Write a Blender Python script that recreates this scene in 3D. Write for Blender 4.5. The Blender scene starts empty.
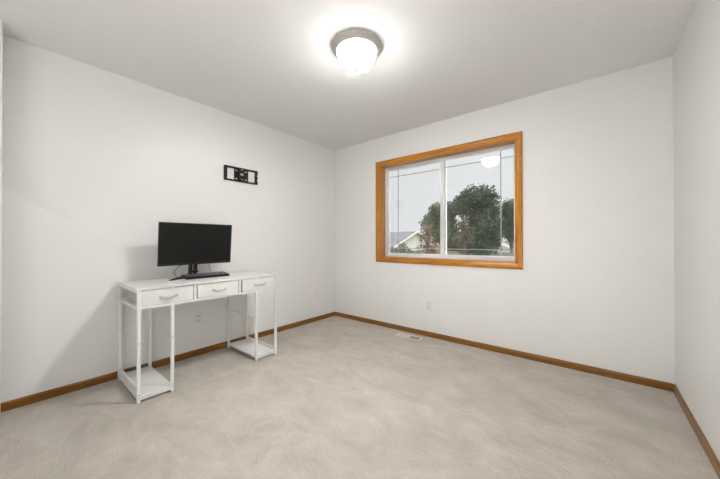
import bpy, bmesh, math, random
from mathutils import Vector, Matrix, noise
random.seed(7)
C = bpy.context.scene.collection
PI = math.pi

# ------------------------------------------------------------------ camera
CAM = Vector((2.966, -3.056, 1.095))
YAW, PITCH, ROLL, FPX = math.radians(39.126), math.radians(0.344), math.radians(-0.098), 287.0
FW = Vector((-math.sin(YAW)*math.cos(PITCH), math.cos(YAW)*math.cos(PITCH), math.sin(PITCH)))
R0 = Vector((math.cos(YAW), math.sin(YAW), 0)); U0 = R0.cross(FW)
RT = R0*math.cos(ROLL) + U0*math.sin(ROLL); UP = U0*math.cos(ROLL) - R0*math.sin(ROLL)
cd = bpy.data.cameras.new('camera'); cam = bpy.data.objects.new('camera', cd); C.objects.link(cam)
cd.sensor_width = 36; cd.lens = FPX/720*36; cd.clip_start = 0.05; cd.clip_end = 400
M = Matrix((RT, UP, -FW)).transposed().to_4x4(); M.translation = CAM
cam.matrix_world = M
bpy.context.scene.camera = cam

# ------------------------------------------------------------------ materials
def mat(name, col, rough=0.5, metal=0.0, spec=0.5):
    m = bpy.data.materials.new(name); m.use_nodes = True
    b = m.node_tree.nodes['Principled BSDF']
    b.inputs['Base Color'].default_value = (*col, 1); b.inputs['Roughness'].default_value = rough
    b.inputs['Metallic'].default_value = metal; b.inputs['Specular IOR Level'].default_value = spec
    return m
def nd(m, t, **kw):
    n = m.node_tree.nodes.new(t)
    for k, v in kw.items():
        if k in n.inputs: n.inputs[k].default_value = v
        else: setattr(n, k, v)
    return n
def lk(m, a, b): m.node_tree.links.new(a, b)
def ramp(m, fac, stops):
    r = nd(m, 'ShaderNodeValToRGB'); e = r.color_ramp.elements
    while len(e) < len(stops): e.new(0.5)
    for q, (p, c) in zip(e, stops): q.position = p; q.color = (*c, 1)
    lk(m, fac, r.inputs[0]); return r
def bump(m, scale, strength, dist, detail=2.0):
    b = m.node_tree.nodes['Principled BSDF']; tc = nd(m, 'ShaderNodeTexCoord')
    n = nd(m, 'ShaderNodeTexNoise', Scale=scale, Detail=detail); lk(m, tc.outputs['Object'], n.inputs['Vector'])
    bp = nd(m, 'ShaderNodeBump', Strength=strength, Distance=dist); lk(m, n.outputs['Fac'], bp.inputs['Height'])
    lk(m, bp.outputs['Normal'], b.inputs['Normal']); return m
def mottled(name, c0, c1, scale, rough, detail=3.0, lo=.35, hi=.65, stretch=(1,1,1), spec=.5, bmp=None):
    m = mat(name, c0, rough, spec=spec); b = m.node_tree.nodes['Principled BSDF']
    tc = nd(m, 'ShaderNodeTexCoord'); mp = nd(m, 'ShaderNodeMapping'); mp.inputs['Scale'].default_value = stretch
    lk(m, tc.outputs['Object'], mp.inputs['Vector'])
    n = nd(m, 'ShaderNodeTexNoise', Scale=scale, Detail=detail); lk(m, mp.outputs[0], n.inputs['Vector'])
    r = ramp(m, n.outputs['Fac'], [(lo, c0), (hi, c1)]); lk(m, r.outputs[0], b.inputs['Base Color'])
    if bmp:
        bp = nd(m, 'ShaderNodeBump', Strength=bmp[0], Distance=bmp[1]); lk(m, n.outputs['Fac'], bp.inputs['Height'])
        lk(m, bp.outputs['Normal'], b.inputs['Normal'])
    return m

WOOD = [(.27,.092,.007), (.47,.18,.014), (.62,.27,.03)]
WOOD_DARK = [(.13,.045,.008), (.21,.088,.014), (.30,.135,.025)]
def wood(name, stretch, tones=None):
    m = mat(name, (.4,.2,.06), .30, spec=.25); b = m.node_tree.nodes['Principled BSDF']
    b.inputs['Coat Weight'].default_value = .35; b.inputs['Coat Roughness'].default_value = .12
    tc = nd(m, 'ShaderNodeTexCoord'); mp = nd(m, 'ShaderNodeMapping'); mp.inputs['Scale'].default_value = stretch
    lk(m, tc.outputs['Object'], mp.inputs['Vector'])
    n = nd(m, 'ShaderNodeTexNoise', Scale=9.0, Detail=6.0, Roughness=.6, Distortion=.4); lk(m, mp.outputs[0], n.inputs['Vector'])
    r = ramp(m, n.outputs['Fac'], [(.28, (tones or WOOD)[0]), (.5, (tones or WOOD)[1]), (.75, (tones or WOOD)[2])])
    lk(m, r.outputs[0], b.inputs['Base Color'])
    bp = nd(m, 'ShaderNodeBump', Strength=.15, Distance=.001); lk(m, n.outputs['Fac'], bp.inputs['Height']); lk(m, bp.outputs['Normal'], b.inputs['Normal'])
    return m
m_wood_x = wood('stained_oak_x', (.5, 9, 9)); m_wood_y = wood('stained_oak_y', (9, .5, 9)); m_wood_z = wood('stained_oak_z', (9, 9, .5))
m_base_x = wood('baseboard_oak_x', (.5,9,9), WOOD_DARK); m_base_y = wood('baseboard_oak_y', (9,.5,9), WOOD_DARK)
m_wood_cas = [m_wood_x, m_wood_z]

m_wall = bump(mat('wall_paint', (.82,.812,.792), .40, spec=.45), 55, .06, .003)
m_ceil = bump(mat('ceiling_paint', (.90,.90,.895), .85, spec=.2), 40, .25, .006)
m_plate = mat('white_plastic', (.78,.77,.74), .4)
m_white = mat('white_paint_metal', (.80,.80,.785), .35)
m_drawer = mottled('white_drawer_front', (.74,.74,.72), (.80,.80,.785), 6, .55)
m_box = mat('shaded_drawer_fabric', (.45,.445,.43), .9)  # drawer fabric greyed so its colour carries the shade on the desk's side
m_top = mottled('white_desktop', (.76,.75,.73), (.82,.81,.79), 5, .35, stretch=(4,1,1))
m_handle = mat('satin_handle', (.50,.50,.49), .3, metal=.3)
m_vinyl = mat('white_vinyl', (.78,.79,.80), .35)
m_grille = mat('grey_white_grille', (.42,.43,.44), .4)
m_black = mat('black_plastic', (.010,.010,.011), .42, spec=.3)
m_screen = mat('black_screen', (.009,.009,.008), .25, spec=.2)
m_key = mat('black_keycap', (.014,.014,.015), .35, spec=.35)
m_key_glint = mat('painted_glint_key_marking', (.6,.6,.6), .5)  # pale key markings that stand in for glints on the keycaps
m_steel_black = mat('black_powder_coated_steel', (.01,.01,.009), .6, spec=.3)
m_steel_hole = mat('bright_bolt', (.55,.55,.53), .35)
m_dark = mat('dark_slot', (.05,.05,.05), .8)
m_nickel = mat('brushed_nickel', (.50,.475,.43), .5, metal=.35)
m_register = mat('almond_register', (.66,.62,.56), .45)
m_leg_plug = mat('dark_screw', (.08,.08,.08), .4)

# carpet
m_carpet = mat('carpet', (.42,.38,.33), 1.0, spec=.05)
def carpet(m):
    b = m.node_tree.nodes['Principled BSDF']; b.inputs['Sheen Weight'].default_value = .0
    tc = nd(m, 'ShaderNodeTexCoord')
    mp = nd(m, 'ShaderNodeMapping'); mp.inputs['Rotation'].default_value = (0,0,math.radians(28)); mp.inputs['Scale'].default_value = (1.0,1.5,1)
    lk(m, tc.outputs['Object'], mp.inputs['Vector'])
    n1 = nd(m, 'ShaderNodeTexNoise', Scale=3.4, Detail=7.0, Roughness=.70, Distortion=.55); lk(m, mp.outputs[0], n1.inputs['Vector'])
    r1 = ramp(m, n1.outputs['Fac'], [(.30, CARPET[0]), (.5, CARPET[1]), (.70, CARPET[2])])
    n2 = nd(m, 'ShaderNodeTexNoise', Scale=120.0, Detail=3.0); lk(m, tc.outputs['Object'], n2.inputs['Vector'])
    r2 = ramp(m, n2.outputs['Fac'], [(.3, (.86,.86,.86)), (.7, (1.06,1.06,1.06))])
    mx = nd(m, 'ShaderNodeMix', data_type='RGBA', blend_type='MULTIPLY'); mx.inputs[0].default_value = 1
    lk(m, r1.outputs[0], mx.inputs[6]); lk(m, r2.outputs[0], mx.inputs[7]); lk(m, mx.outputs[2], b.inputs['Base Color'])
    bp = nd(m, 'ShaderNodeBump', Strength=.6, Distance=.006); lk(m, n2.outputs['Fac'], bp.inputs['Height'])
    n3 = nd(m, 'ShaderNodeTexNoise', Scale=9.0, Detail=4.0, Distortion=1.5); lk(m, mp.outputs[0], n3.inputs['Vector'])
    bp2 = nd(m, 'ShaderNodeBump', Strength=.30, Distance=.02); lk(m, n3.outputs['Fac'], bp2.inputs['Height']); lk(m, bp.outputs['Normal'], bp2.inputs['Normal'])
    lk(m, bp2.outputs['Normal'], b.inputs['Normal'])
CARPET = [(.43,.387,.338), (.50,.453,.401), (.575,.528,.475)]
carpet(m_carpet)

# glass
m_glass = bpy.data.materials.new('window_glass'); m_glass.use_nodes = True
nt = m_glass.node_tree; nt.nodes.remove(nt.nodes['Principled BSDF'])
tr = nt.nodes.new('ShaderNodeBsdfTransparent'); tr.inputs[0].default_value = (.95,.96,.96,1)
gl = nt.nodes.new('ShaderNodeBsdfGlossy'); gl.inputs['Roughness'].default_value = .02
fr = nt.nodes.new('ShaderNodeFresnel'); fr.inputs[0].default_value = 1.5
ml = nt.nodes.new('ShaderNodeMath'); ml.operation = 'MULTIPLY'; ml.inputs[1].default_value = 1.3
mx = nt.nodes.new('ShaderNodeMixShader')
nt.links.new(fr.outputs[0], ml.inputs[0]); nt.links.new(ml.outputs[0], mx.inputs[0]); nt.links.new(tr.outputs[0], mx.inputs[1]); nt.links.new(gl.outputs[0], mx.inputs[2])
nt.links.new(mx.outputs[0], nt.nodes['Material Output'].inputs[0])
def emis(name, col, s):
    m = mat(name, (.9,.9,.9), .3); b = m.node_tree.nodes['Principled BSDF']
    b.inputs['Emission Color'].default_value = (*col,1); b.inputs['Emission Strength'].default_value = s
    return m
LAMP = 500.0
SUN = 8
FILL = 48  # power of the fill light added behind the camera
m_dome = emis('glowing_frosted_glass', (1,.99,.975), LAMP)

def dome_glow(m):       # the bulbs shine mostly down through the bottom of the frosted bowl, its sides glow less
    b = m.node_tree.nodes['Principled BSDF']; g = nd(m, 'ShaderNodeNewGeometry'); sp = nd(m, 'ShaderNodeSeparateXYZ')
    lk(m, g.outputs['Normal'], sp.inputs[0])
    n = nd(m, 'ShaderNodeMath', operation='MULTIPLY'); n.inputs[1].default_value = -1; lk(m, sp.outputs['Z'], n.inputs[0])
    c = nd(m, 'ShaderNodeMath', operation='MAXIMUM'); c.inputs[1].default_value = 0; lk(m, n.outputs[0], c.inputs[0])
    p = nd(m, 'ShaderNodeMath', operation='POWER'); p.inputs[1].default_value = 4.5; lk(m, c.outputs[0], p.inputs[0])
    a = nd(m, 'ShaderNodeMath', operation='MULTIPLY_ADD'); a.inputs[1].default_value = LAMP; a.inputs[2].default_value = 6.0
    lk(m, p.outputs[0], a.inputs[0]); lk(m, a.outputs[0], b.inputs['Emission Strength'])
dome_glow(m_dome)

# ------------------------------------------------------------------ mesh helpers
def add_box(bm, x0, x1, y0, y1, z0, z1, bev=0, Mx=None):
    r = bmesh.ops.create_cube(bm, size=1)
    vs = r['verts']
    for v in vs:
        v.co = Vector(((x0+x1)/2 + v.co.x*(x1-x0), (y0+y1)/2 + v.co.y*(y1-y0), (z0+z1)/2 + v.co.z*(z1-z0)))
    if bev:
        es = list({e for v in vs for e in v.link_edges})
        rb = bmesh.ops.bevel(bm, geom=es, offset=bev, segments=2, affect='EDGES', profile=.5)
        vs = list({v for f in rb['faces'] for v in f.verts} | {v for v in vs if v.is_valid})
    if Mx:
        for v in vs: v.co = Mx @ v.co
    return vs
def bx(*a, **k):
    bm = bmesh.new(); add_box(bm, *a, **k); return bm
def add_tube(bm, pts, r, n=8):
    pts = [Vector(p) for p in pts]; rings = []
    for i, p in enumerate(pts):
        d = (pts[min(i+1, len(pts)-1)] - pts[max(i-1, 0)]).normalized()
        a = d.orthogonal().normalized() if i == 0 else (prev - d*prev.dot(d)).normalized()
        prev = a; b = d.cross(a)
        rings.append([bm.verts.new(p + r*(a*math.cos(2*PI*k/n) + b*math.sin(2*PI*k/n))) for k in range(n)])
    for q, s in zip(rings, rings[1:]):
        for k in range(n): bm.faces.new((q[k], q[(k+1)%n], s[(k+1)%n], s[k]))
    bm.faces.new(rings[0][::-1]); bm.faces.new(rings[-1])
def add_lathe(bm, prof, cx, cy, n=64):
    rings = []
    for r, z in prof:
        if r < 1e-5: rings.append([bm.verts.new((cx, cy, z))])
        else: rings.append([bm.verts.new((cx+r*math.cos(2*PI*k/n), cy+r*math.sin(2*PI*k/n), z)) for k in range(n)])
    for a, b in zip(rings, rings[1:]):
        for k in range(n):
            k2 = (k+1) % n
            if len(a) == 1: bm.faces.new((a[0], b[k], b[k2]))
            elif len(b) == 1: bm.faces.new((a[k], b[0], a[k2]))
            else: bm.faces.new((a[k], b[k], b[k2], a[k2]))
def smooth_path(pts, n=8):
    pts = [Vector(p) for p in pts]; out = []
    for i in range(len(pts)-1):
        p0, p1, p2, p3 = pts[max(i-1,0)], pts[i], pts[i+1], pts[min(i+2, len(pts)-1)]
        for k in range(n):
            t = k/n
            out.append(.5*((2*p1) + (p2-p0)*t + (2*p0-5*p1+4*p2-p3)*t*t + (3*p1-p0-3*p2+p3)*t**3))
    return out + [pts[-1]]
def obj(name, bm, m, parent=None, smooth=False, world=True):
    bmesh.ops.recalc_face_normals(bm, faces=bm.faces)
    me = bpy.data.meshes.new(name); bm.to_mesh(me); bm.free()
    for q in (m if isinstance(m, list) else [m]): me.materials.append(q)
    if smooth:
        for p in me.polygons: p.use_smooth = True
        if smooth != 'all':
            me.set_sharp_from_angle(angle=math.radians(40))
    o = bpy.data.objects.new(name, me); C.objects.link(o)
    if parent:
        o.parent = parent
        if world:   # bm given in world coordinates: shift into the parent's frame
            base = parent
            off = Vector()
            while base: off += base.location; base = base.parent
            me.transform(Matrix.Translation(-off))
    return o
def empty(name, loc):
    o = bpy.data.objects.new(name, None); o.empty_display_size = .1; C.objects.link(o); o.location = loc; return o
def tag(o, label, cat, group=None, kind=None):
    o['label'] = label; o['category'] = cat
    if group: o['group'] = group
    if kind: o['kind'] = kind
    return o
def struct(name, bm, m, label, cat):
    o = obj(name, bm, m); return tag(o, label, cat, kind='structure')

# ------------------------------------------------------------------ room shell
W, H, YF, YB = 3.42, 2.44, -3.079, -5.2
SX = .18                                              # the wall that juts out beside the camera
struct('floor', bx(-.14, W+.14, YB-.14, .16, -.12, 0), m_carpet, 'beige cut-pile carpet floor with brushed vacuum marks', 'floor')
struct('ceiling', bx(-.14, W+.14, YB-.14, .16, H, H+.12), m_ceil, 'flat off-white painted ceiling above the room', 'ceiling')
struct('wall_left', bx(-.14, 0, YF, .16, 0, H), m_wall, 'off-white left wall behind the white desk', 'wall')
struct('wall_right', bx(W, W+.14, YB, .16, 0, H), m_wall, 'off-white right wall at the edge of the photo', 'wall')
struct('wall_entry', bx(-.14, SX, YB, YF, 0, H), m_wall, 'off-white wall return jutting out at the far left edge', 'wall')
struct('wall_front', bx(-.14, W+.14, YB-.14, YB, 0, H), m_wall, 'off-white wall behind the camera', 'wall')
WX0, WX1, WZ0, WZ1 = .822, 2.388, .892, 2.061          # clear opening
bm = bmesh.new()
T = .16
add_box(bm, 0, WX0-.02, 0, T, 0, H); add_box(bm, WX1+.02, W, 0, T, 0, H)
add_box(bm, WX0-.02, WX1+.02, 0, T, 0, WZ0-.02); add_box(bm, WX0-.02, WX1+.02, 0, T, WZ1+.02, H)
struct('wall_back', bm, m_wall, 'off-white back wall holding the wood-framed window', 'wall')

def baseboard(name, a, b, inward, label, m):
    # profile extruded from a to b along the wall foot; inward = unit vector into the room
    a, b, n = Vector(a), Vector(b), Vector(inward)
    prof = [(0,0), (.012,0), (.012,.042), (.0105,.050), (.007,.055), (.003,.057), (0,.057)]
    bm = bmesh.new(); d = (b-a).normalized(); R = []
    for p, s in ((a, 1), (b, -1)):
        R.append([bm.verts.new(p + n*x + Vector((0,0,z)) + d*s*(0)) for x, z in prof])
    for k in range(len(prof)):
        k2 = (k+1) % len(prof); bm.faces.new((R[0][k], R[0][k2], R[1][k2], R[1][k]))
    bm.faces.new(R[0]); bm.faces.new(R[1][::-1])
    struct(name, bm, m, label, 'baseboard')
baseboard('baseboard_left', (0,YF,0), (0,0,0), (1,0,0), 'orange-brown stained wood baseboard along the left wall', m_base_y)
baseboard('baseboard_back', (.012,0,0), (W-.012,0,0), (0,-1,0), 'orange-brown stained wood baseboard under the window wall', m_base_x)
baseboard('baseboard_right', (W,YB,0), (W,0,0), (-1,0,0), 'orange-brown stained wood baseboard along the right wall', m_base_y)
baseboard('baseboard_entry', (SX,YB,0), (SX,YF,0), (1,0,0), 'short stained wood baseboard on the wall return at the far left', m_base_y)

# ------------------------------------------------------------------ window
win = tag(empty('window_1', (1.605, 0, .83)), 'wide sliding window with white vinyl sashes inside an orange oak casing', 'window', kind='structure')
CX0, CX1, CZ0, CZ1 = .757, 2.453, .8275, 2.126
def casing(side):
    # colonial profile: u = 0 at the inner edge .. w at the outer edge, h = how proud of the wall
    prof = [(0,0), (0,.010), (.004,.013), (.014,.014), (.020,.0165), (.030,.021), (.040,.0225), (.050,.0215), (.058,.018), (.062,.0175), (.065,.015), (.065,0)]
    bm = bmesh.new(); R = []
    for e in (0, 1):
        ring = []
        for u, h in prof:
            if side == 'top':   x = (WX0-u) if e == 0 else (WX1+u); z = WZ1+u
            if side == 'bottom': x = (WX0-u) if e == 0 else (WX1+u); z = WZ0-u
            if side == 'left':  x = WX0-u; z = (WZ0-u) if e == 0 else (WZ1+u)
            if side == 'right': x = WX1+u; z = (WZ0-u) if e == 0 else (WZ1+u)
            ring.append(bm.verts.new((x, -h, z)))
        R.append(ring)
    n = len(prof)
    for k in range(n):
        k2 = (k+1) % n; bm.faces.new((R[0][k], R[0][k2], R[1][k2], R[1][k]))
    bm.faces.new(R[0]); bm.faces.new(R[1][::-1])
    obj('casing_board', bm, m_wood_x if side in ('top','bottom') else m_wood_z, win, smooth=True)
for s in ('top','bottom','left','right'): casing(s)
JD = .112                                              # jamb depth up to the vinyl frame
obj('jamb_board', bx(WX0-.02, WX0, 0, JD+.01, WZ0, WZ1), m_wood_z, win)
obj('jamb_board', bx(WX1, WX1+.02, 0, JD+.01, WZ0, WZ1), m_wood_z, win)
obj('jamb_board', bx(WX0-.02, WX1+.02, 0, JD+.01, WZ1, WZ1+.02), m_wood_x, win)
obj('jamb_board', bx(WX0-.02, WX1+.02, 0, JD+.01, WZ0-.02, WZ0), m_wood_x, win)
def ring_frame(bm, x0, x1, z0, z1, wl, wr, wb, wt, y0, y1, bev=.002):
    add_box(bm, x0, x0+wl, y0, y1, z0, z1, bev=bev); add_box(bm, x1-wr, x1, y0, y1, z0, z1, bev=bev)
    add_box(bm, x0+wl-.001, x1-wr+.001, y0+.0005, y1-.0005, z0, z0+wb, bev=bev); add_box(bm, x0+wl-.001, x1-wr+.001, y0+.0005, y1-.0005, z1-wt, z1, bev=bev)
bm = bmesh.new(); ring_frame(bm, WX0, WX1, WZ0, WZ1, .012, .012, .020, .016, JD, JD+.06)
obj('vinyl_frame', bm, m_vinyl, win)
def sash(x0, x1, y0, wl, wr, gx, far):
    z0, z1 = WZ0+.020, WZ1-.016
    bm = bmesh.new(); ring_frame(bm, x0, x1, z0, z1, wl, wr, .028, .022, y0, y0+.028)
    s = obj('sash', bm, m_vinyl, win)
    gy = y0+.014
    obj('pane', bx(x0+wl-.003, x1-wr+.003, gy-.002, gy+.002, z0+.025, z1-.019), m_glass, s)
    bm = bmesh.new()
    add_box(bm, gx-.005, gx+.005, gy+.005, gy+.010, z0+.028, z1-.022)
    for gz in (1.003, 1.943): add_box(bm, x0+wl, x1-wr, gy+.0055, gy+.0095, gz-.0045, gz+.0045)
    obj('grille', bm, m_grille, s)
sash(WX0+.012, 1.645, JD+.034, .024, .040, .990, True)
sash(1.586, WX1-.012, JD+.003, .045, .022, 2.232, False)

# ------------------------------------------------------------------ ceiling light
LX, LY = 1.703, -1.535
lamp = tag(empty('ceiling_light', (LX, LY, H)), 'round flush-mount ceiling light with a glowing white glass dome and nickel rim', 'ceiling light')
bm = bmesh.new()
add_lathe(bm, [(0,2.44),(.167,2.44),(.171,2.437),(.1725,2.430),(.171,2.424),(.168,2.421),(.167,2.419),(.162,2.415),(.156,2.409),(.149,2.404),(.144,2.401),(.141,2.400),(.139,2.402),(.138,2.42),(0,2.42)], LX, LY, 72)
obj('rim', bm, m_nickel, lamp, smooth=True)
bm = bmesh.new()
prof = [(.1375,2.412),(.1385,2.402),(.1375,2.391),(.131,2.372),(.121,2.351),(.109,2.331),(.095,2.313),(.079,2.300),(.060,2.293),(.036,2.2895),(.015,2.289),(0,2.289)]
add_lathe(bm, prof, LX, LY, 72)
obj('glass_dome', bm, m_dome, lamp, smooth='all')
bm = bmesh.new()
add_lathe(bm, [(0,2.2895),(.013,2.289),(.014,2.285),(.009,2.283),(.010,2.279),(.012,2.275),(.010,2.270),(.004,2.267),(0,2.2665)], LX, LY, 20)
obj('finial', bm, mat('dark_nickel', (.012,.011,.010), .8, spec=.1), lamp, smooth=True)

# ------------------------------------------------------------------ television wall bracket
def tv_mount():
    y0, y1, z0, z1 = -1.645, -1.268, 1.735, 1.888
    t = tag(empty('wall_bracket', (0, (y0+y1)/2, z0)), 'black steel television bracket screwed flat to the left wall', 'wall bracket')
    w = y1-y0
    def Y(f): return y0+f*w
    for za, zb in ((z0, z0+.017), (z1-.019, z1)):
        bm = bmesh.new(); add_box(bm, .0, .022, y0, y1, za, zb, bev=.002); obj('rail', bm, m_steel_black, t)
    for fa, fb, s in ((0,.075,1), (.925,1,-1)):
        bm = bmesh.new()
        if s == 1: add_box(bm, 0, .024, Y(fa), Y(fb), z0+.008, z1-.008, bev=.0015)
        else:
            add_box(bm, 0, .024, Y(fa), Y(fb)-.008, z0+.008, z1-.008, bev=.0015)
            for q in (.012, .062, .112): add_box(bm, .001, .023, Y(fb)-.012, Y(fb), z0+q, z0+q+.022, bev=.001)
        obj('end_plate', bm, m_steel_black, t)
    bm = bmesh.new(); add_box(bm, .001, .016, Y(.285), Y(.70), z0+.008, z1-.008, bev=.002)
    add_box(bm, .012, .042, Y(.385), Y(.56), z0+.012, z1-.012, bev=.004)
    pl = obj('centre_plate', bm, m_steel_black, t)
    for f, z in ((.335,z1-.036), (.625,z1-.036), (.335,z0+.030), (.625,z0+.030)):
        obj('slot', bx(.0145, .0172, Y(f)-.013, Y(f)+.013, z-.005, z+.005, bev=.001), m_steel_hole, pl)
    obj('badge', bx(.041, .0435, Y(.47)-.018, Y(.47)+.018, z0+.066, z0+.090, bev=.001), mat('pale_badge', (.32,.32,.31), .4), pl)
    for z in (z1-.024, z0+.024):
        obj('bolt', bx(.041, .0445, Y(.47)-.007, Y(.47)+.007, z-.004, z+.004, bev=.001), m_steel_hole, pl)
tv_mount()

# ------------------------------------------------------------------ wall plates
def plate_thing(kind, axis, c, z, label, name):
    # c = coordinate along the wall; axis 'x' -> on the left wall (plane x=0), 'y' -> on the back wall (plane y=0)
    loc = (0, c, z-.057) if axis == 'x' else (c, 0, z-.057)
    def B(a0, a1, h0, h1, z0, z1, bev=0):
        return bx(h0, h1, c+a0, c+a1, z0, z1, bev=bev) if axis == 'x' else bx(c+a0, c+a1, -h1, -h0, z0, z1, bev=bev)
    t = tag(empty(name, loc), label, 'outlet' if kind != 'blank' else 'wall plate')
    obj('cover_plate', B(-.035,.035,0,.006, z-.057, z+.057, .002), m_plate, t)
    if kind == 'outlet':
        for dz in (-.021, .021):
            r = obj('receptacle', B(-.016,.016,.005,.0085, z+dz-.013, z+dz+.013, .0015), m_plate, t)
            for da in (-.006, .006): obj('slot', B(da-.0016, da+.0016, .008, .0089, z+dz-.004, z+dz+.006), m_dark, r)
            obj('slot', B(-.0025,.0025,.008,.0089, z+dz-.010, z+dz-.006), m_dark, r)
    else:
        for dz in (-.042, .042): obj('screw', B(-.003,.003,.005,.0072, z+dz-.003, z+dz+.003, .0008), m_plate, t)
    return t
plate_thing('outlet', 'x', -1.886, .357, 'white electrical outlet on the left wall seen under the desk', 'electrical_outlet')
plate_thing('outlet', 'y', 1.500, .362, 'off-white electrical outlet low on the window wall above the floor register', 'electrical_outlet')
plate_thing('blank', 'x', -.353, .365, 'blank painted cover plate low on the left wall near the room corner', 'wall_plate')

# ------------------------------------------------------------------ floor register
def register():
    x0, x1, y0, y1 = 1.165, 1.475, -.205, -.095
    t = tag(empty('floor_register', ((x0+x1)/2, (y0+y1)/2, 0)), 'almond metal floor register set in the carpet beneath the window', 'floor vent')
    bm = bmesh.new(); cx = (x0+x1)/2
    add_box(bm, x0, x1, y0, y0+.016, 0, .006, bev=.002); add_box(bm, x0, x1, y1-.016, y1, 0, .006, bev=.002)
    add_box(bm, x0, x0+.016, y0+.012, y1-.012, 0, .0055); add_box(bm, x1-.016, x1, y0+.012, y1-.012, 0, .0055)
    add_box(bm, cx-.004, cx+.012, y0+.012, y1-.012, 0, .0055)
    obj('frame', bm, m_register, t)
    obj('duct_opening', bx(x0+.01, x1-.01, y0+.01, y1-.01, 0, .0012), m_dark, t)
    for closed, (a, b) in ((True, (x0+.017, cx-.005)), (False, (cx+.013, x1-.017))):
        n = 11 if closed else 7
        for k in range(n):
            x = a+(b-a)*(k+.5)/n
            Mx = Matrix.Translation((x, (y0+y1)/2, .0036 if closed else .0026)) @ Matrix.Rotation(math.radians(80 if closed else -20), 4, 'Y')
            hw = (b-a)/n*.5 if closed else .0018
            obj('louver', bx(-.0006, .0006, -(y1-y0)/2+.014, (y1-y0)/2-.014, -hw, hw, Mx=Mx), m_register, t)
register()

# ------------------------------------------------------------------ desk
def desk():
    X0, X1 = .035, .582                               # back and front of the tabletop
    Y0, Y1 = -2.505, -1.395
    ZT = .777
    t = tag(empty('desk', ((X0+X1)/2, (Y0+Y1)/2, 0)), 'white three-drawer desk on thin legs standing against the left wall', 'desk')
    obj('tabletop', bx(X0, X1, Y0, Y1, ZT-.016, ZT, bev=.002), m_top, t)
    s = .021
    FX, BX = X1-.004-s, X0+.002                        # leg origins in x
    YL = [Y0+.004, -2.300, -1.624, Y1-.004-s]
    legs = {}
    for k, y in enumerate(YL):
        for fx, x in (('f', FX), ('b', BX)):
            bm = bmesh.new(); add_box(bm, x, x+s, y, y+s, .012, ZT-.016, bev=.0025)
            top = ZT-.016
            l = obj('leg', bm, m_white, t); legs[(k, fx)] = l
            obj('foot', bx(x+.001, x+s-.001, y+.001, y+s-.001, 0, .0125, bev=.001), m_white, l)
            if k < 2:
                yy = y+s/2
                for z in ((.402, .055, .035) if fx == 'f' else (.395,)):
                    obj('screw', bx(x+s-.0005, x+s+.0015, yy-.003, yy+.003, z-.003, z+.003, bev=.0006), m_leg_plug, l)
    # rails
    def rail(*a, name='rail', m=m_white, bev=.002): return obj(name, bx(*a, bev=bev), m, t)
    ZB0, ZB1 = .630, .648
    rail(FX+.001, FX+s-.001, YL[0]+s-.001, YL[3]+.001, ZB0, ZB1)                     # under the drawers, front
    rail(BX+.001, BX+s-.001, YL[0]+s-.001, YL[3]+.001, ZB0, ZB1)                     # back
    rail(BX+.001, BX+s-.001, YL[0]+s-.001, YL[3]+.001, ZT-.034, ZT-.0165)
    for y in (YL[0], YL[3]):
        rail(BX+s-.001, FX+.001, y+.001, y+s-.001, ZB0, ZB1)
        rail(BX+s-.001, FX+.001, y+.001, y+s-.001, ZT-.034, ZT-.0165)
    for yc in (-2.135, -1.772):
        rail(BX+s-.001, FX+s-.004, yc-.009, yc+.009, ZB0+.001, ZB1-.001)
        rail(FX+.002, FX+s-.006, yc-.010, yc+.010, ZB1-.001, ZT-.0165, name='post')
    # drawers
    D = ((-2.480, -2.152), (-2.119, -1.790), (-1.753, -1.424))
    names = 0
    for a, b in D:
        z0, z1 = .6495, .7555
        bm = bmesh.new(); bw = .004
        xb = .20
        add_box(bm, xb, FX+.006, a+.006, a+.006+bw, z0+.002, z1-.012); add_box(bm, xb, FX+.006, b-.006-bw, b-.006, z0+.002, z1-.012)
        add_box(bm, xb, xb+bw, a+.006, b-.006, z0+.002, z1-.012); add_box(bm, xb, FX+.006, a+.006, b-.006, z0, z0+bw)
        d = obj('drawer', bm, m_box, t)
        obj('drawer_front', bx(FX+.005, FX+s+.001, a, b, z0, z1, bev=.003), m_drawer, d)
        yc, zc, hl = (a+b)/2, .701, .052
        pts = []
        hx = FX+s+.001
        bm = bmesh.new(); N = 12; R = []
        for k in range(N+1):
            u = -1+2*k/N
            out = .020*(1-abs(u)**3.0)+.002
            dz = -.007*(1-u*u)
            R.append([bm.verts.new((hx+out+ox, yc+u*hl, zc+dz+oz)) for ox, oz in ((-.0035,-.009),(.0015,-.009),(.003,-.004),(.003,.005),(.001,.009),(-.0035,.009))])
        for q, s2 in zip(R, R[1:]):
            for k in range(6): bm.faces.new((q[k], q[(k+1)%6], s2[(k+1)%6], s2[k]))
        bm.faces.new(R[0]); bm.faces.new(R[-1][::-1])
        for e in (-1, 1): add_box(bm, hx-.0005, hx+.006, yc+e*hl-.007, yc+e*hl+.007, zc-.009, zc+.009, bev=.0015)
        obj('handle', bm, m_handle, d, smooth=True)
    # low shelves with a raised board on the outer side
    for a, b, lip, lh in ((YL[0], YL[1], YL[0], .100), (YL[2], YL[3], YL[3], .066)):
        obj('lower_shelf', bx(BX+.004, FX+s-.004, a+s-.002 if lip == a else a+.004, b+s-.004 if lip == a else b+.002, .028, .042, bev=.0015), m_top, t)
        obj('side_board', bx(BX+s-.001, FX+.001, lip+.004, lip+s-.004, .020, lh, bev=.0015), m_top, t)
        obj('shelf_rail', bx(FX+.004, FX+s-.006, a+s-.001, b+.001, .016, .0282), m_white, t)
        obj('shelf_rail', bx(BX+.006, BX+s-.004, a+s-.001, b+.001, .016, .0282), m_white, t)
    obj('crossbar', bx(BX+s-.001, FX+.001, YL[2]+.003, YL[2]+s-.005, .392, .405, bev=.0015), m_white, t)
    return ZT
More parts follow.
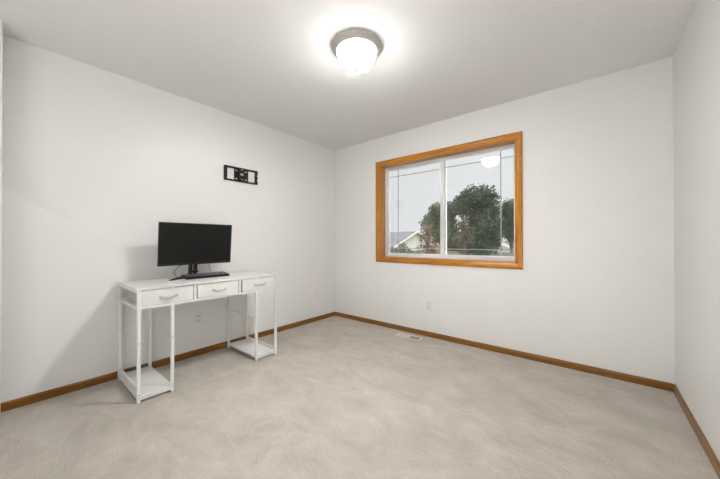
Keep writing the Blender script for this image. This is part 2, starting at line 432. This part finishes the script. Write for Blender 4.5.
ZT = desk()

# ------------------------------------------------------------------ monitor
def monitor():
    yc = -1.994; w, h = .597, .360
    xf = .262; zc = 1.073
    t = tag(empty('monitor', (.13, yc, ZT)), 'black flat-screen monitor switched off on the white desk', 'monitor')
    Mx = Matrix.Translation((xf, yc, zc)) @ Matrix.Rotation(math.radians(5.0), 4, 'Y')
    bm = bmesh.new()
    add_box(bm, -.012, -.001, -w/2, w/2, -h/2, h/2, bev=.002, Mx=Mx)
    add_box(bm, -.042, -.010, -w/2+.05, w/2-.05, -h/2+.03, h/2-.06, bev=.012, Mx=Mx)
    b = obj('housing', bm, m_black, t, smooth=True)
    bm = bmesh.new(); add_box(bm, -.0015, .0003, -w/2+.006, w/2-.006, -h/2+.018, h/2-.006, Mx=Mx); obj('screen', bm, m_screen, t)
    bm = bmesh.new(); add_box(bm, -.002, .0012, -w/2+.001, w/2-.001, -h/2, -h/2+.017, bev=.0006, Mx=Mx); add_box(bm, -.002, .0008, -w/2+.001, w/2-.001, h/2-.005, h/2, bev=.0004, Mx=Mx)
    for s in (-1, 1): add_box(bm, -.002, .0008, s*(w/2-.0033)-.0027, s*(w/2-.0033)+.0027, -h/2+.017, h/2-.005, Mx=Mx)
    obj('bezel', bm, m_black, t)
    # forked neck
    for dy in (-.023, .017):
        bm = bmesh.new()
        pts = [(.125, ZT+.010), (.160, ZT+.010), (.190, .93), (.215, 1.02), (.195, 1.03), (.155, .95)]
        ring = [[bm.verts.new((x, yc+dy+o, z)) for x, z in pts] for o in (-.011, .011)]
        for k in range(6): bm.faces.new((ring[0][k], ring[0][(k+1)%6], ring[1][(k+1)%6], ring[1][k]))
        bm.faces.new(ring[0]); bm.faces.new(ring[1][::-1])
        obj('neck', bm, m_black, t)
    bm = bmesh.new(); add_box(bm, .168, .186, yc-.035, yc+.030, ZT+.04, ZT+.062, bev=.002); 
    obj('mounting_plate', bx(.193, .224, yc-.05, yc+.05, 1.00, 1.10, bev=.004), m_black, t)
    obj('neck_bracket', bm, m_black, t)
    # V base
    bm = bmesh.new()
    add_box(bm, .095, .185, yc-.045, yc+.045, ZT, ZT+.014, bev=.004)
    obj('base', bm, m_black, t)
    for sgn, tip in ((-1, Vector((.300, yc-.225, ZT))), (1, Vector((.212, yc+.19, ZT)))):
        bm = bmesh.new(); a = Vector((.130, yc+sgn*.02, ZT)); d = (tip-a).normalized(); n = Vector((-d.y, d.x, 0))
        sec = []
        for f, hw, hh in ((0,.028,.022), (.3,.022,.017), (.8,.016,.012), (1,.010,.008)):
            p = a+(tip-a)*f
            sec.append([bm.verts.new(p+n*s*hw+Vector((0,0,z))) for s, z in ((-1,0),(1,0),(1,hh*.7),(.5,hh),(-.5,hh),(-1,hh*.7))])
        for q, r in zip(sec, sec[1:]):
            for k in range(6): bm.faces.new((q[k], q[(k+1)%6], r[(k+1)%6], r[k]))
        bm.faces.new(sec[0]); bm.faces.new(sec[-1][::-1])
        obj('foot', bm, m_black, t)
monitor()

# ------------------------------------------------------------------ keyboard
def keyboard():
    L, Dp = .360, .130
    ctr = Vector((.295, -1.942, ZT+.0075)); rz = math.radians(-2.5); tilt = math.radians(6.5)
    t = tag(empty('keyboard', (ctr.x, ctr.y, ZT)), 'black compact keyboard lying in front of the monitor', 'keyboard')
    # local: x across depth (front = +x), y along length
    Mx = Matrix.Translation(ctr + Vector((Dp/2, 0, 0))) @ Matrix.Rotation(rz, 4, 'Z') @ Matrix.Rotation(tilt, 4, 'Y') @ Matrix.Translation((-Dp/2, 0, 0))
    bm = bmesh.new(); add_box(bm, -Dp/2, Dp/2, -L/2, L/2, -.006, .008, bev=.003, Mx=Mx); body = obj('case', bm, m_black, t, smooth=True)
    for s in (-1, 1):
        bm = bmesh.new(); add_box(bm, -Dp/2+.004, -Dp/2+.012, s*(L/2-.04)-.012, s*(L/2-.04)+.012, -.018, -.005, Mx=Mx); obj('tilt_foot', bm, m_black, t)
    px = .0235; x0 = -Dp/2+.007
    for r in range(5):
        y = -L/2+.006; xx = x0+r*px
        widths = [[1]*15, [1.5]+[1]*12+[1.5], [1.75]+[1]*11+[2.25], [2.25]+[1]*10+[2.75], [1.25,1.25,1.25,6.25,1.25,1.25,1.25,1.25]][r]
        u = (L-.012)/15.0
        for wd in widths:
            bm = bmesh.new(); add_box(bm, xx+.0012, xx+px-.0012, y+.0012, y+wd*u-.0012, .0075, .0145, bev=.0012, Mx=Mx)
            cy_, cx_ = y+wd*u*.5-.002, xx+px*.5
            lv = add_box(bm, cx_-.004, cx_+.004, cy_-.0035, cy_+.0045, .0144, .0148, Mx=Mx)
            for f in {f for v in lv for f in v.link_faces}: f.material_index = 1
            obj('key', bm, [m_key, m_key_glint], body); y += wd*u
keyboard()

# ------------------------------------------------------------------ cables
bm = bmesh.new()
add_tube(bm, smooth_path([(.192,-2.045,.915),(.185,-2.085,.898),(.18,-2.124,.870),(.18,-2.151,.842),(.18,-2.149,.816),(.182,-2.134,.791),(.185,-2.118,ZT+.0026),(.19,-2.10,ZT+.0022),(.20,-2.08,ZT+.0022)]), .0022)
tag(obj('cable', bm, m_black, smooth='all'), 'black cable looping down left of the monitor neck', 'cable')
bm = bmesh.new()
add_tube(bm, smooth_path([(.205,-1.850,.93),(.195,-1.853,.905),(.17,-1.858,.880),(.168,-1.852,.845),(.166,-1.850,.80),(.155,-1.848,ZT+.003),(.12,-1.84,ZT+.0022),(.085,-1.81,ZT+.0022)]), .0018)
tag(obj('cable', bm, m_black, smooth='all'), 'thin black cable hanging straight down right of the monitor neck', 'cable')

# ------------------------------------------------------------------ outside
GZ = -1.6
def at(px, d, z=0.0):
    k = (px-360)/FPX; p = CAM + d*(Vector((-math.sin(YAW), math.cos(YAW), 0)) + k*Vector((math.cos(YAW), math.sin(YAW), 0)))
    return Vector((p.x, p.y, z))
def zat(py, d): return CAM.z + (241.2-py)*d/FPX
m_grass = mottled('lawn', (.10,.12,.05), (.16,.16,.08), 1.5, .95)
struct('ground', bx(-60, 50, 2.0, 110, GZ-.3, GZ), m_grass, 'dull green lawn outside the window', 'ground')

def leafmat(name, a, b, sc=1.6):
    m = mottled(name, a, b, sc, .8, detail=5, lo=.38, hi=.62, spec=.2); return m
m_bark = mottled('bark', (.08,.06,.045), (.14,.11,.08), 8, .9, stretch=(3,3,.6))
def tree(name, label, base, lobes, m, leaf=.16, dens=90, core=.62, cat='tree', group=None):
    t = tag(empty(name, base), label, cat, group)
    top = max(l[2] for l in lobes)
    bm = bmesh.new()
    cx = sum(l[0] for l in lobes)/len(lobes); cy = sum(l[1] for l in lobes)/len(lobes)
    add_tube(bm, [base, base.lerp(Vector((cx, cy, top)), .4)+Vector((.08,0,0)), Vector((cx, cy, top))], .12 if cat == 'tree' else .05, 8)
    for l in lobes: add_tube(bm, [Vector((base.x+(cx-base.x)*.4, base.y+(cy-base.y)*.4, base.z+(l[2]-base.z)*.4)), Vector(l[:3])], .05 if cat == 'tree' else .025, 6)
    obj('trunk', bm, m_bark, t)
    vs, fs = [], []
    bmc = bmesh.new()
    for (x, y, z, rx, rz) in lobes:
        # ragged inner mass
        r = bmesh.ops.create_icosphere(bmc, subdivisions=3, radius=1)
        for v in r['verts']:
            d = v.co.normalized(); q = 1 + .28*noise.noise(d*2.3+Vector((x,y,z)))+.15*noise.noise(d*6)
            v.co = Vector((x+d.x*rx*core*q, y+d.y*rx*core*q, z+d.z*rz*core*q))
        n = int(dens*rx*rz*4*PI)
        for _ in range(n):
            d = Vector((random.gauss(0,1), random.gauss(0,1), random.gauss(0,1))).normalized()
            q = (1+.30*noise.noise(d*2.3+Vector((x,y,z)))+.2*noise.noise(d*6+Vector((z,x,y))))*random.uniform(.70,1.06)
            c = Vector((x+d.x*rx*q, y+d.y*rx*q, z+d.z*rz*q))
            a = Vector((random.gauss(0,1), random.gauss(0,1), random.gauss(0,1))).normalized()
            b = a.orthogonal().normalized(); cc = a.cross(b); s = leaf*random.uniform(.5,1.1); k = len(vs)
            vs += [c+b*s, c+cc*s*.45, c-b*s, c-cc*s*.45]; fs.append((k,k+1,k+2,k+3))
    for v in bmc.verts: vs.append(v.co.copy())
    off = len(vs)-len(bmc.verts); bmc.verts.index_update()
    for f in bmc.faces: fs.append(tuple(off+v.index for v in f.verts))
    bmc.free()
    me = bpy.data.meshes.new('foliage'); me.from_pydata([tuple(v-base) for v in vs], [], fs); me.materials.append(m)
    o = bpy.data.objects.new('foliage', me); C.objects.link(o); o.parent = t
def lobe(px, py, d, rpx, rpy=None):
    p = at(px, d, zat(py, d)); s = d/FPX
    return (p.x, p.y, p.z, rpx*s, (rpy or rpx)*s)
m_dark_leaf = leafmat('dark_evergreen_leaves', (.030,.042,.026), (.085,.105,.068), 2.0)
m_green_leaf = leafmat('green_leaves', (.06,.085,.035), (.13,.16,.08))
m_brown_leaf = leafmat('copper_leaves', (.13,.085,.06), (.30,.22,.17), 2.2)
m_bush_leaf = leafmat('grey_green_leaves', (.05,.06,.045), (.15,.165,.12), 2.5)
D1 = 22
tree('evergreen_tree', 'large rounded dark evergreen tree filling the right half of the window', at(478, D1, GZ),
     [lobe(474,200,D1,16,13), lobe(486,202,D1,13,15), lobe(462,206,D1,9,11), lobe(492,218,D1,9,16), lobe(480,226,D1,19,18), lobe(493,236,D1,9,14), lobe(466,242,D1+.5,10,12), lobe(482,246,D1,16,10)], m_dark_leaf, .15, 75)
tree('evergreen_tree', 'narrow dark evergreen tree just right of the window centre bar', at(450, D1+6, GZ),
     [lobe(450,211,D1+6,7,10), lobe(449,226,D1+6,9,14), lobe(452,243,D1+6,11,13)], m_dark_leaf, .15, 75)
tree('evergreen_tree', 'dark evergreen tree cut off by the right window frame', at(511, D1+5, GZ),
     [lobe(509,209,D1+5,9,9), lobe(514,219,D1+5,11,13), lobe(507,226,D1+5,9,11), lobe(512,234,D1+5,9,9)], m_dark_leaf, .16, 70)
tree('leafy_tree', 'mid-green leafy tree beside the window centre bar above the copper shrub', at(434, D1+1, GZ),
     [lobe(436,213,D1+1,8,10), lobe(430,224,D1+1,9,10), lobe(438,232,D1+1,11,15)], m_green_leaf, .15, 80)
tree('copper_tree', 'copper-brown leafy tree in front of the far white gable', at(428, D1-3, GZ),
     [lobe(426,230,D1-3,6,8), lobe(428,241,D1-3,9,8), lobe(425,251,D1-3,9,6), lobe(434,251,D1-3,8,6)], m_brown_leaf, .11, 55, core=.35)
tree('brown_tree', 'brownish bare-branched tree in front of the large evergreen', at(464, D1-3, GZ),
     [lobe(463,226,D1-3,6,8), lobe(467,237,D1-3,8,11), lobe(458,241,D1-3,7,9)], leafmat('thin_brown_leaves', (.06,.055,.035), (.15,.125,.09), 2.2), .12, 45, core=.55)
tree('shrub', 'grey-green garden shrub at the lower left corner of the window', at(398, D1-6, GZ),
     [lobe(393,254,D1-6,6,6), lobe(401,252,D1-6,6,7)], m_bush_leaf, .08, 150, cat='shrub')
tree('shrub', 'taller grey-green garden shrub below the far gable', at(408, D1-5, GZ),
     [lobe(403,248,D1-5,4,5), lobe(408,254,D1-5,6,5), lobe(414,256,D1-5,5,4)], m_bush_leaf, .08, 150, cat='shrub')

m_siding = mat('white_siding', (.62,.60,.57), .8)
m_shingle = mottled('grey_shingles', (.07,.07,.073), (.10,.10,.103), 2, .9, stretch=(1,1,4))
def house(name, label, G, along, half, length, z_eave, z_peak):
    # G: centre of the gable end; along: unit vector of the ridge, away from the gable
    a = Vector(along).normalized(); s = Vector((a.y, -a.x, 0))
    t = tag(empty(name, Vector((G.x, G.y, GZ))), label, 'house')
    bm = bmesh.new(); R = []
    for q in (0, length):
        R.append([bm.verts.new(Vector((G.x,G.y,0))+a*q+s*u+Vector((0,0,z))) for u, z in ((-half,GZ),(half,GZ),(half,z_eave),(0,z_peak),(-half,z_eave))])
    for k in range(5): bm.faces.new((R[0][k], R[0][(k+1)%5], R[1][(k+1)%5], R[1][k]))
    bm.faces.new(R[0]); bm.faces.new(R[1][::-1]); obj('wall', bm, m_siding, t)
    sl = (z_peak-z_eave)/half
    for sg in (-1, 1):
        bm = bmesh.new(); R = []
        for q in (-.35, length+.35):
            R.append([bm.verts.new(Vector((G.x,G.y,0))+a*q+s*u*sg+Vector((0,0,z))) for u, z in ((0,z_peak+.02),(half+.4,z_eave-.4*sl+.02),(half+.4,z_eave-.4*sl+.14),(0,z_peak+.16))])
        for k in range(4): bm.faces.new((R[0][k], R[0][(k+1)%4], R[1][(k+1)%4], R[1][k]))
        bm.faces.new(R[0]); bm.faces.new(R[1][::-1]); obj('roof', bm, m_shingle, t)
        bm = bmesh.new(); R = []
        for q in (-.42, -.35):
            R.append([bm.verts.new(Vector((G.x,G.y,0))+a*q+s*u*sg+Vector((0,0,z))) for u, z in ((0,z_peak-.04),(half+.4,z_eave-.4*sl-.04),(half+.4,z_eave-.4*sl+.15),(0,z_peak+.17))])
        for k in range(4): bm.faces.new((R[0][k], R[0][(k+1)%4], R[1][(k+1)%4], R[1][k]))
        bm.faces.new(R[0]); bm.faces.new(R[1][::-1]); obj('fascia', bm, m_siding, t)
F2 = Vector((-math.sin(YAW), math.cos(YAW), 0)); R2 = Vector((math.cos(YAW), math.sin(YAW), 0))
house('neighbour_house', 'distant white house with a grey gable roof seen through the left pane', at(415.5, 38), -.6*R2+.8*F2, 4.0, 14, zat(247,35.6), zat(232.5,38))
house('neighbour_house', 'distant pale house with a low grey roof at the lower right of the window', at(496, 36), 1.0*R2+.05*F2, 4.0, 12, zat(249,33), zat(242,36))

m_fence = mottled('weathered_fence', (.22,.21,.20), (.34,.33,.31), 3, .9, stretch=(8,1,.5))
def fence():
    y = 23.0; x0, x1 = -18, 9; top = GZ+1.75
    t = tag(empty('garden_fence', ((x0+x1)/2, y, GZ)), 'grey weathered board fence along the far end of the garden', 'fence')
    bm = bmesh.new(); x = x0
    while x < x1:
        add_box(bm, x, x+.135, y, y+.02, GZ, top+random.uniform(-.01,.01)); x += .145
    obj('boards', bm, m_fence, t)
    for z in (GZ+.3, top-.3): obj('rail', bx(x0, x1, y+.02, y+.06, z, z+.09), m_fence, t)
    x = x0
    while x <= x1:
        obj('post', bx(x, x+.09, y+.02, y+.11, GZ, top+.05), m_fence, t); x += 2.4
fence()

# ------------------------------------------------------------------ light
w = bpy.data.worlds.new('overcast'); bpy.context.scene.world = w; w.use_nodes = True
nt = w.node_tree; bg = nt.nodes['Background']
tc = nt.nodes.new('ShaderNodeTexCoord'); n = nt.nodes.new('ShaderNodeTexNoise'); n.inputs['Scale'].default_value = 1.5; n.inputs['Detail'].default_value = 4
rp = nt.nodes.new('ShaderNodeValToRGB'); rp.color_ramp.elements[0].position = .3; rp.color_ramp.elements[1].position = .7
rp.color_ramp.elements[0].color = (.84,.85,.875,1); rp.color_ramp.elements[1].color = (.91,.91,.92,1)
nt.links.new(tc.outputs['Generated'], n.inputs['Vector']); nt.links.new(n.outputs['Fac'], rp.inputs[0]); nt.links.new(rp.outputs[0], bg.inputs['Color'])
# an overcast sky is about three times brighter overhead than at the horizon
sx = nt.nodes.new('ShaderNodeSeparateXYZ'); nt.links.new(tc.outputs['Generated'], sx.inputs[0])
mr = nt.nodes.new('ShaderNodeMapRange'); mr.inputs['From Min'].default_value = .29; mr.inputs['From Max'].default_value = .7
mr.inputs['To Min'].default_value = 1.0; mr.inputs['To Max'].default_value = 5.0
nt.links.new(sx.outputs['Z'], mr.inputs['Value']); nt.links.new(mr.outputs[0], bg.inputs['Strength'])

sl = bpy.data.lights.new('veiled_sun', 'SUN'); sl.energy = SUN; sl.angle = math.radians(35); sl.color = (1,.99,.97)
so = bpy.data.objects.new('veiled_sun', sl); C.objects.link(so)
so.rotation_euler = Vector((-.20, -.60, -.78)).to_track_quat('-Z','Y').to_euler()

def area(name, loc, sx, sy, power, col, rot=(0,0,0)):
    l = bpy.data.lights.new(name, 'AREA'); l.shape = 'RECTANGLE'; l.size = sx; l.size_y = sy; l.energy = power; l.color = col
    o = bpy.data.objects.new(name, l); C.objects.link(o); o.location = loc; o.rotation_euler = rot; return o
area('added_fill_light', (2.6, -4.9, .9), 1.4, 1.5, FILL, (.98,.99,1), (math.radians(138),0,math.radians(-20)))  # unseen fill light, added to even out the room's brightness

sc = bpy.context.scene
sc.view_settings.view_transform = 'Standard'; sc.view_settings.look = 'None'; sc.view_settings.gamma = 1
sc.view_settings.use_curve_mapping = False; sc.view_settings.exposure = 0.0
